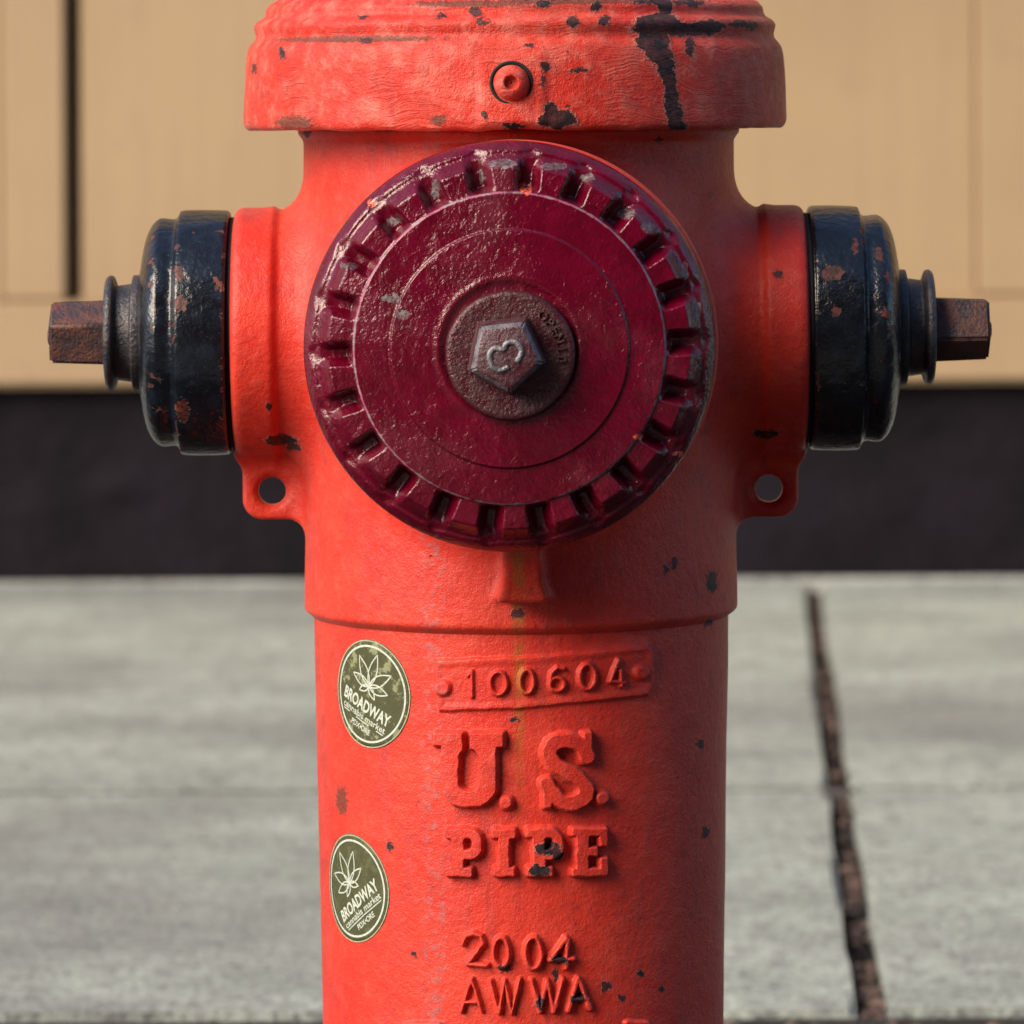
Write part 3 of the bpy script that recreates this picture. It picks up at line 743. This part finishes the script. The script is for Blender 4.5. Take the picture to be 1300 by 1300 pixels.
inner = -22.0 * notch * smoothstep(183, 191, RA) - 2.5 * smoothstep(0.4, 1.0, 1 - da / (math.pi / NL)) * smoothstep(186, 192, RA) - 3.0 * smoothstep(210, 221, RA) * (1 - notch)
rimlev = -22.0 - 13.0 * np.clip((RA - 231) / 10.5, 0, 1) ** 1.5 - 5.0 * np.exp(-(arc / 9) ** 2 - ((RA - 231) / 5) ** 2)
h = h + inner * (1 - wall_) + rimlev * wall_
h = h + vnoise(RA * np.cos(PH) / 16, RA * np.sin(PH) / 16, 41) * .7 + vnoise(RA * np.cos(PH) / 6, RA * np.sin(PH) / 6, 42) * .22
wear = .95 * np.exp(-((RA - 182.5) / 2.4) ** 2) + .65 * np.exp(-((RA - 140) / 2.0) ** 2) * (.6 + .4 * np.cos(PH)) + .4 * np.exp(-((RA - 86) / 3) ** 2)  # worn rings; the inner one also painted paler at its top, as if lit
edge = np.exp(-((arc - 14.5) / 2.0) ** 2) * smoothstep(186, 190, RA)
wear = wear + .36 * edge * (RA < 228) + .45 * np.exp(-((RA - 221) / 2.5) ** 2) * (1 - notch) + .3 * np.exp(-((RA - 231) / 3.5) ** 2)
# skirt rows behind the rim
sk_r = np.array([242.5, 243, 242.5, 241.5, 240.5, 238]); sk_h = np.array([-53, -58, -64, -72, -82, -90])
sk_R = np.repeat(sk_r[:, None], nph, 1)
RA2 = np.vstack([RA, sk_R]); RS = RA2 * 1.011; H2 = np.vstack([h, np.repeat(sk_h[:, None], nph, 1)]); PH2 = np.vstack([PH, np.repeat(ph[None, :], 6, 0)])
W2 = np.vstack([wear, np.full((6, nph), .3)])
capV = m3(CX + RS * np.sin(PH2), -(CY + H2), CZ + RS * np.cos(PH2))
capN = grid_normals(capV, True)
if capN[5, 5, 1] > 0: capN = -capN
cf = grid_faces(len(RA2), nph, True)
v0 = capV.reshape(-1, 3)[cf[3, 3]]
if np.cross(v0[1] - v0[0], v0[2] - v0[0])[1] > 0: cf = cf[:, :, ::-1]
lo_ = np.zeros(RA2.shape, int) - 1
is_l = (RA2 > 186) & (RA2 < 226) & (np.vstack([arc, np.full((6, nph), 0)]) > 10.5)
lid = np.floor(((PH2 - R(6.5)) / (2 * math.pi / NL)) % NL).astype(int); lo_[is_l] = lid[is_l]
a_ = lo_[:-1]; own = np.where((a_ == np.roll(lo_, -1, 1)[:-1]) & (a_ == lo_[1:]), a_, -1).reshape(-1)
Cf = cf.reshape(-1, 4); CVf, CNf, CW = capV.reshape(-1, 3), capN.reshape(-1, 3), W2.reshape(-1)
submesh('cap_face', CVf, CNf, Cf[own == -1], CRIMSON, steam, {'wear': CW})
for k in range(NL): submesh('lug', CVf, CNf, Cf[own == k], CRIMSON, steam, {'wear': CW})
# washer, pentagon nut, emblem
revolve('washer', soften([(466, 78), (497, 77), (501, 75), (502.5, 71), (502, 30), (502, 1)], 5, 2.2), WASHER, steam, '-Y', (CX + 1, 0, CZ - 7), 96, fn=lambda T, A, Rr: np.sin(T * 3) * .5)
NX, NZ = P2L(640, 450, 530)
face_m = Matrix.Rotation(R(90), 4, 'X')                # local z -> towards the camera
nm = T4(NX, -498, NZ) @ face_m
bm = bmesh.new()
rings = []
for (rr_, hh) in ((51, 0), (47, 30), (45, 44), (39.5, 51), (36, 52.0)):
    rings.append([bm.verts.new((rr_ * S * math.cos(R(60 + 72 * i)), rr_ * S * math.sin(R(60 + 72 * i)), hh * S)) for i in range(5)])
edge_faces = []
for a, b in zip(rings[:-1], rings[1:]):
    for i in range(5):
        f_ = bm.faces.new((a[i], a[(i + 1) % 5], b[(i + 1) % 5], b[i]))
        if b is rings[-2]: edge_faces.append(f_)
bm.faces.new(rings[-1])
bmesh.ops.bevel(bm, geom=[e for e in bm.edges if abs(e.verts[0].co.z - e.verts[1].co.z) > 2 * S], offset=2.2 * S, segments=2, affect='EDGES')
for f_ in bm.faces:
    zc = f_.calc_center_median().z / S
    f_.material_index = 1 if 44.2 < zc < 51.6 else 0
bm.transform(nm)
nut = bm_obj('cap_nut', bm, NUTRED, steam, True, 28); nut.data.materials.append(NUTEDGE)
def tube_curve(name, pts, rad_, mat, parent, mtx, flat=.8):
    p = resample(pts, 5); V_, F_ = [], []; n = len(p); k = 8
    for i in range(n):
        t = p[min(i + 1, n - 1)] - p[max(i - 1, 0)]; t = t / (np.linalg.norm(t) + 1e-9); nx_, ny_ = -t[1], t[0]
        for j in range(k):
            a = 2 * math.pi * j / k; V_.append((p[i][0] + nx_ * math.cos(a) * rad_, p[i][1] + ny_ * math.cos(a) * rad_, math.sin(a) * rad_ * flat))
    for i in range(n - 1):
        for j in range(k): F_.append((i * k + j, i * k + (j + 1) % k, (i + 1) * k + (j + 1) % k, (i + 1) * k + j))
    F_.append(tuple(range(k))[::-1]); F_.append(tuple((n - 1) * k + j for j in range(k)))
    V_ = [mtx @ Vector((a * S, b * S, c_ * S)) for a, b, c_ in V_]
    return mesh_obj(name, V_, F_, mat, parent)
E3 = [(13, -12.3), (19, 2.3), (11, 13), (0, 11.5), (-4, 4.5), (-15.4, 5.4), (-21.5, -3.8), (-17, -17.7), (-7.7, -22.3), (3, -17.7)]
tube_curve('emblem', [(a * .93 + 1, b * .93 + 3) for a, b in E3], 3.6, NUTEDGE, steam, nm @ Matrix.Translation((0, 0, 51.5 * S)), .9)

def text_mesh(body, size=1.0, bold=0.0, align='CENTER'):
    cu = bpy.data.curves.new('t', 'FONT'); cu.body = body; cu.size = size; cu.offset = bold; cu.align_x = align; cu.align_y = 'CENTER'; cu.resolution_u = 4
    o = bpy.data.objects.new('t', cu); col.objects.link(o)
    dg = bpy.context.evaluated_depsgraph_get(); me = bpy.data.meshes.new_from_object(o.evaluated_get(dg))
    v = np.array([x.co[:] for x in me.vertices]).reshape(-1, 3); f = [tuple(p.vertices) for p in me.polygons]
    bpy.data.objects.remove(o); bpy.data.curves.remove(cu); bpy.data.meshes.remove(me)
    return v[:, :2], f
for ch_, ang in (('O', 39), ('P', 50), ('E', 60), ('N', 71), ('1', 83), ('0', 94)):
    v, f = text_mesh(ch_, 15, .35); a = R(-ang); n = len(v)
    x = v[:, 0] * math.cos(a) - v[:, 1] * math.sin(a) + 60 * math.sin(R(ang)); y = v[:, 0] * math.sin(a) + v[:, 1] * math.cos(a) + 60 * math.cos(R(ang))
    top = m3(CX + 1 + x, np.full(n, -506.0), CZ - 7 + y); bot = m3(CX + 1 + x, np.full(n, -501.0), CZ - 7 + y)
    ed = {}
    for q in f:
        for i in range(len(q)):
            e_ = (q[i], q[(i + 1) % len(q)])
            ed[e_] = 1
    side = [(b, a2, a2 + n, b + n) for (a2, b) in ed if (b, a2) not in ed]
    mesh_obj('raised_letter', np.vstack([top, bot]), [tuple(q) for q in f] + side, WASHER, steam, False)

# ------------------------------------------------------------------ side caps
CAPP = [(366, 120), (366.5, 149), (369, 153.5), (374, 155), (400, 155.5), (426, 154.5), (430, 151), (434, 144), (440, 142.5), (448, 143.5), (456, 143), (464, 137), (470, 127), (474, 115), (477, 100), (479, 88), (481, 76), (481.5, 60)]
pr = soften(resample(CAPP, 4), 2, 1.0)
wr_ = np.exp(-((pr[:, 0] - 371) / 4) ** 2) + .8 * np.exp(-((pr[:, 0] - 429) / 5) ** 2) + np.exp(-((pr[:, 0] - 460) / 5) ** 2) * .7 + .8 * np.exp(-((pr[:, 0] - 476) / 3) ** 2)
COLL = soften([(478, 50), (480, 74), (490, 74), (492, 63), (510, 60.5), (512, 67), (514.5, 73), (520, 74), (524.5, 70), (526, 40), (526, 1)], 4, 2.0)
for sgn, ax_, oz, seed in ((-1, '-X', SIDE_Z, 51), (1, '+X', SIDE_Z + 2, 52)):
    ce = empty('hose_cap', (0, 0, 0), root)
    tag(ce, 'glossy black hose cap with rust chips on the outlet at the %s side of the body' % ('sunlit' if sgn < 0 else 'shaded'))
    lump = lambda T, A, Rr, s_=seed: (vnoise(T * 5, A / 22, s_) * 1.0 + 1.2 * np.cos(T * 8 + s_) * smoothstep(428, 436, A) * smoothstep(470, 456, A)) * smoothstep(366, 374, A)
    revolve('cap_shell', pr, BLACK, ce, ax_, (0, 0, oz), 200, fn=lump, wear=wr_)
    revolve('gasket', soften([(350, 146), (366.2, 146), (366.2, 100)], 3, 1), RUBBER, ce, ax_, (0, 0, oz), 96)
    revolve('collar', COLL, DARKIRON, ce, ax_, (0, 0, oz), 96, fn=lambda T, A, Rr: np.sin(T * 2 + 1) * .8)
    rm = T4(sgn * 520, 0, oz + (-2 if sgn < 0 else 0)) @ Matrix.Rotation(R(90 * sgn), 4, 'Y')
    # five-sided nut: one edge towards the camera, a face up
    bm = bmesh.new()
    bmesh.ops.create_cone(bm, segments=5, radius1=46 * S, radius2=43 * S, depth=75 * S, cap_ends=True, matrix=Matrix.Translation((0, 0, 37.5 * S)) @ Matrix.Rotation(R(-90), 4, 'Z'))
    bmesh.ops.bevel(bm, geom=bm.edges[:], offset=3.5 * S, segments=3, affect='EDGES')
    for v in bm.verts: v.co += Vector((rng.normal(), rng.normal(), rng.normal())) * .35 * S
    bm.transform(rm); bm_obj('nut', bm, RUST, ce, True, 40)
    revolve('nut_nub', soften([(592, 12), (597.5, 11), (599, 8), (599, 1)], 3, 1.5), RUST, ce, ax_, (0, 0, oz - 4), 20)

# ------------------------------------------------------------------ stickers on the barrel
def sticker(px, py, thc, rot, green, label):
    Zc = -(py - HOR) * (F - 262 * math.cos(thc)) / F
    Rs = brad(Zc) + 0.9; RAD = 67.0
    ca, sa = math.cos(rot), math.sin(rot)
    def bend(a, b, lift):
        a2 = a * ca + b * sa; b2 = -a * sa + b * ca          # clockwise by rot
        t = thc + a2 / Rs; Z = Zc + b2; r = brad(Z) + 1.0 + lift
        return m3(r * np.sin(t), -r * np.cos(t), Z)
    # disc with a thin rim
    nr, na = 14, 72; A_, R_ = np.meshgrid(np.linspace(0, 2 * math.pi, na, endpoint=False), np.linspace(.02, 1, nr) * RAD)
    rimw = 1 + .008 * np.sin(A_ * 3 + px) + .004 * np.sin(A_ * 17)
    v = bend((R_ * rimw * np.sin(A_)).ravel(), (R_ * rimw * np.cos(A_)).ravel(), 0.0)
    v2 = bend((R_[-1] * rimw[-1] * np.sin(A_[-1])), (R_[-1] * rimw[-1] * np.cos(A_[-1])), -1.4)
    f = np.vstack([grid_faces(nr + 1, na, True).reshape(-1, 4)])
    st = mesh_obj('sticker', np.vstack([v, v2]), [tuple(q) for q in f] + [tuple(range(na))[::-1]], green, root, True)
    tag(st, label)
    def strip(name, pts, wdt, mat, closed=False):
        p = np.asarray(pts, float); n = len(p)
        if closed: t = np.roll(p, -1, 0) - np.roll(p, 1, 0)
        else: t = np.gradient(p, axis=0)
        t /= np.linalg.norm(t, axis=1, keepdims=True) + 1e-9; nn = np.stack([-t[:, 1], t[:, 0]], 1) * wdt / 2
        V_ = np.vstack([p + nn, p - nn]); rng_ = range(n if closed else n - 1)
        return V_, [(i, (i + 1) % n, (i + 1) % n + n, i + n) for i in rng_]
    def add(name, parts, mat, lift=.55):
        V_, F_ = [], []; o = 0
        for v_, f_ in parts:
            V_.append(v_); F_ += [tuple(i + o for i in q) for q in f_]; o += len(v_)
        V_ = np.vstack(V_)
        return mesh_obj(name, bend(V_[:, 0], V_[:, 1], lift), F_, mat, st, True)
    ang = np.linspace(0, 2 * math.pi, 90, endpoint=False)
    add('printed_ring', [strip('', np.stack([59.5 * np.sin(ang), 59.5 * np.cos(ang)], 1), 2.6, None, True)], ST_W)
    add('sticker_edge', [strip('', np.stack([66.0 * np.sin(ang), 66.0 * np.cos(ang)], 1), 1.3, None, True)], ST_W2, .3)
    leaf = []
    for a, L in ((0, 43), (46, 41), (-46, 41), (84, 33), (-84, 33), (128, 19), (-128, 19), (180, 0)):
        if L == 0: continue
        wd = .135 * L + 1.2
        t = np.linspace(0, 1, 14); prof_ = wd * np.sin(np.pi * t ** .85) ** 1.0
        loc = np.vstack([np.stack([prof_, t * L], 1), np.stack([-prof_, t * L], 1)[::-1][1:]])
        c2, s2 = math.cos(R(a)), math.sin(R(a))
        q = np.stack([loc[:, 0] * c2 + loc[:, 1] * s2, -loc[:, 0] * s2 + loc[:, 1] * c2], 1) + np.array([-3, 9])
        leaf.append(strip('', q, 1.7, None))
    add('printed_leaf', leaf, ST_W)
    def textrow(body, y, width, hgt_, bold):
        v_, f_ = text_mesh(body, 1.0, bold)
        w0 = v_[:, 0].max() - v_[:, 0].min(); h0 = v_[:, 1].max() - v_[:, 1].min()
        v_ = np.stack([(v_[:, 0] - v_[:, 0].mean() * 0 - (v_[:, 0].max() + v_[:, 0].min()) / 2) * width / w0, (v_[:, 1] - (v_[:, 1].max() + v_[:, 1].min()) / 2) * hgt_ / h0 + y], 1)
        return v_, f_
    add('printed_name', [textrow('BROADWAY', -17, 90, 16, .028)], ST_W)
    add('printed_line', [textrow('cannabis market', -31, 84, 8.5, .012), strip('', [(-40, -37.5), (0, -37.5), (40, -37.5)], 1.4, None)], ST_W)
    add('printed_place', [textrow('PDX\u2022ORE', -45, 38, 7.5, .02)], ST_W)
sticker(473, 880, R(-46.0), R(22), ST_A, 'upper round green sticker, faded and scuffed, white leaf print')
sticker(453, 1127, R(-54.5), R(-34), ST_B, 'lower round green sticker, clean, white leaf print')
root.rotation_euler = (0, R(0.0), 0)
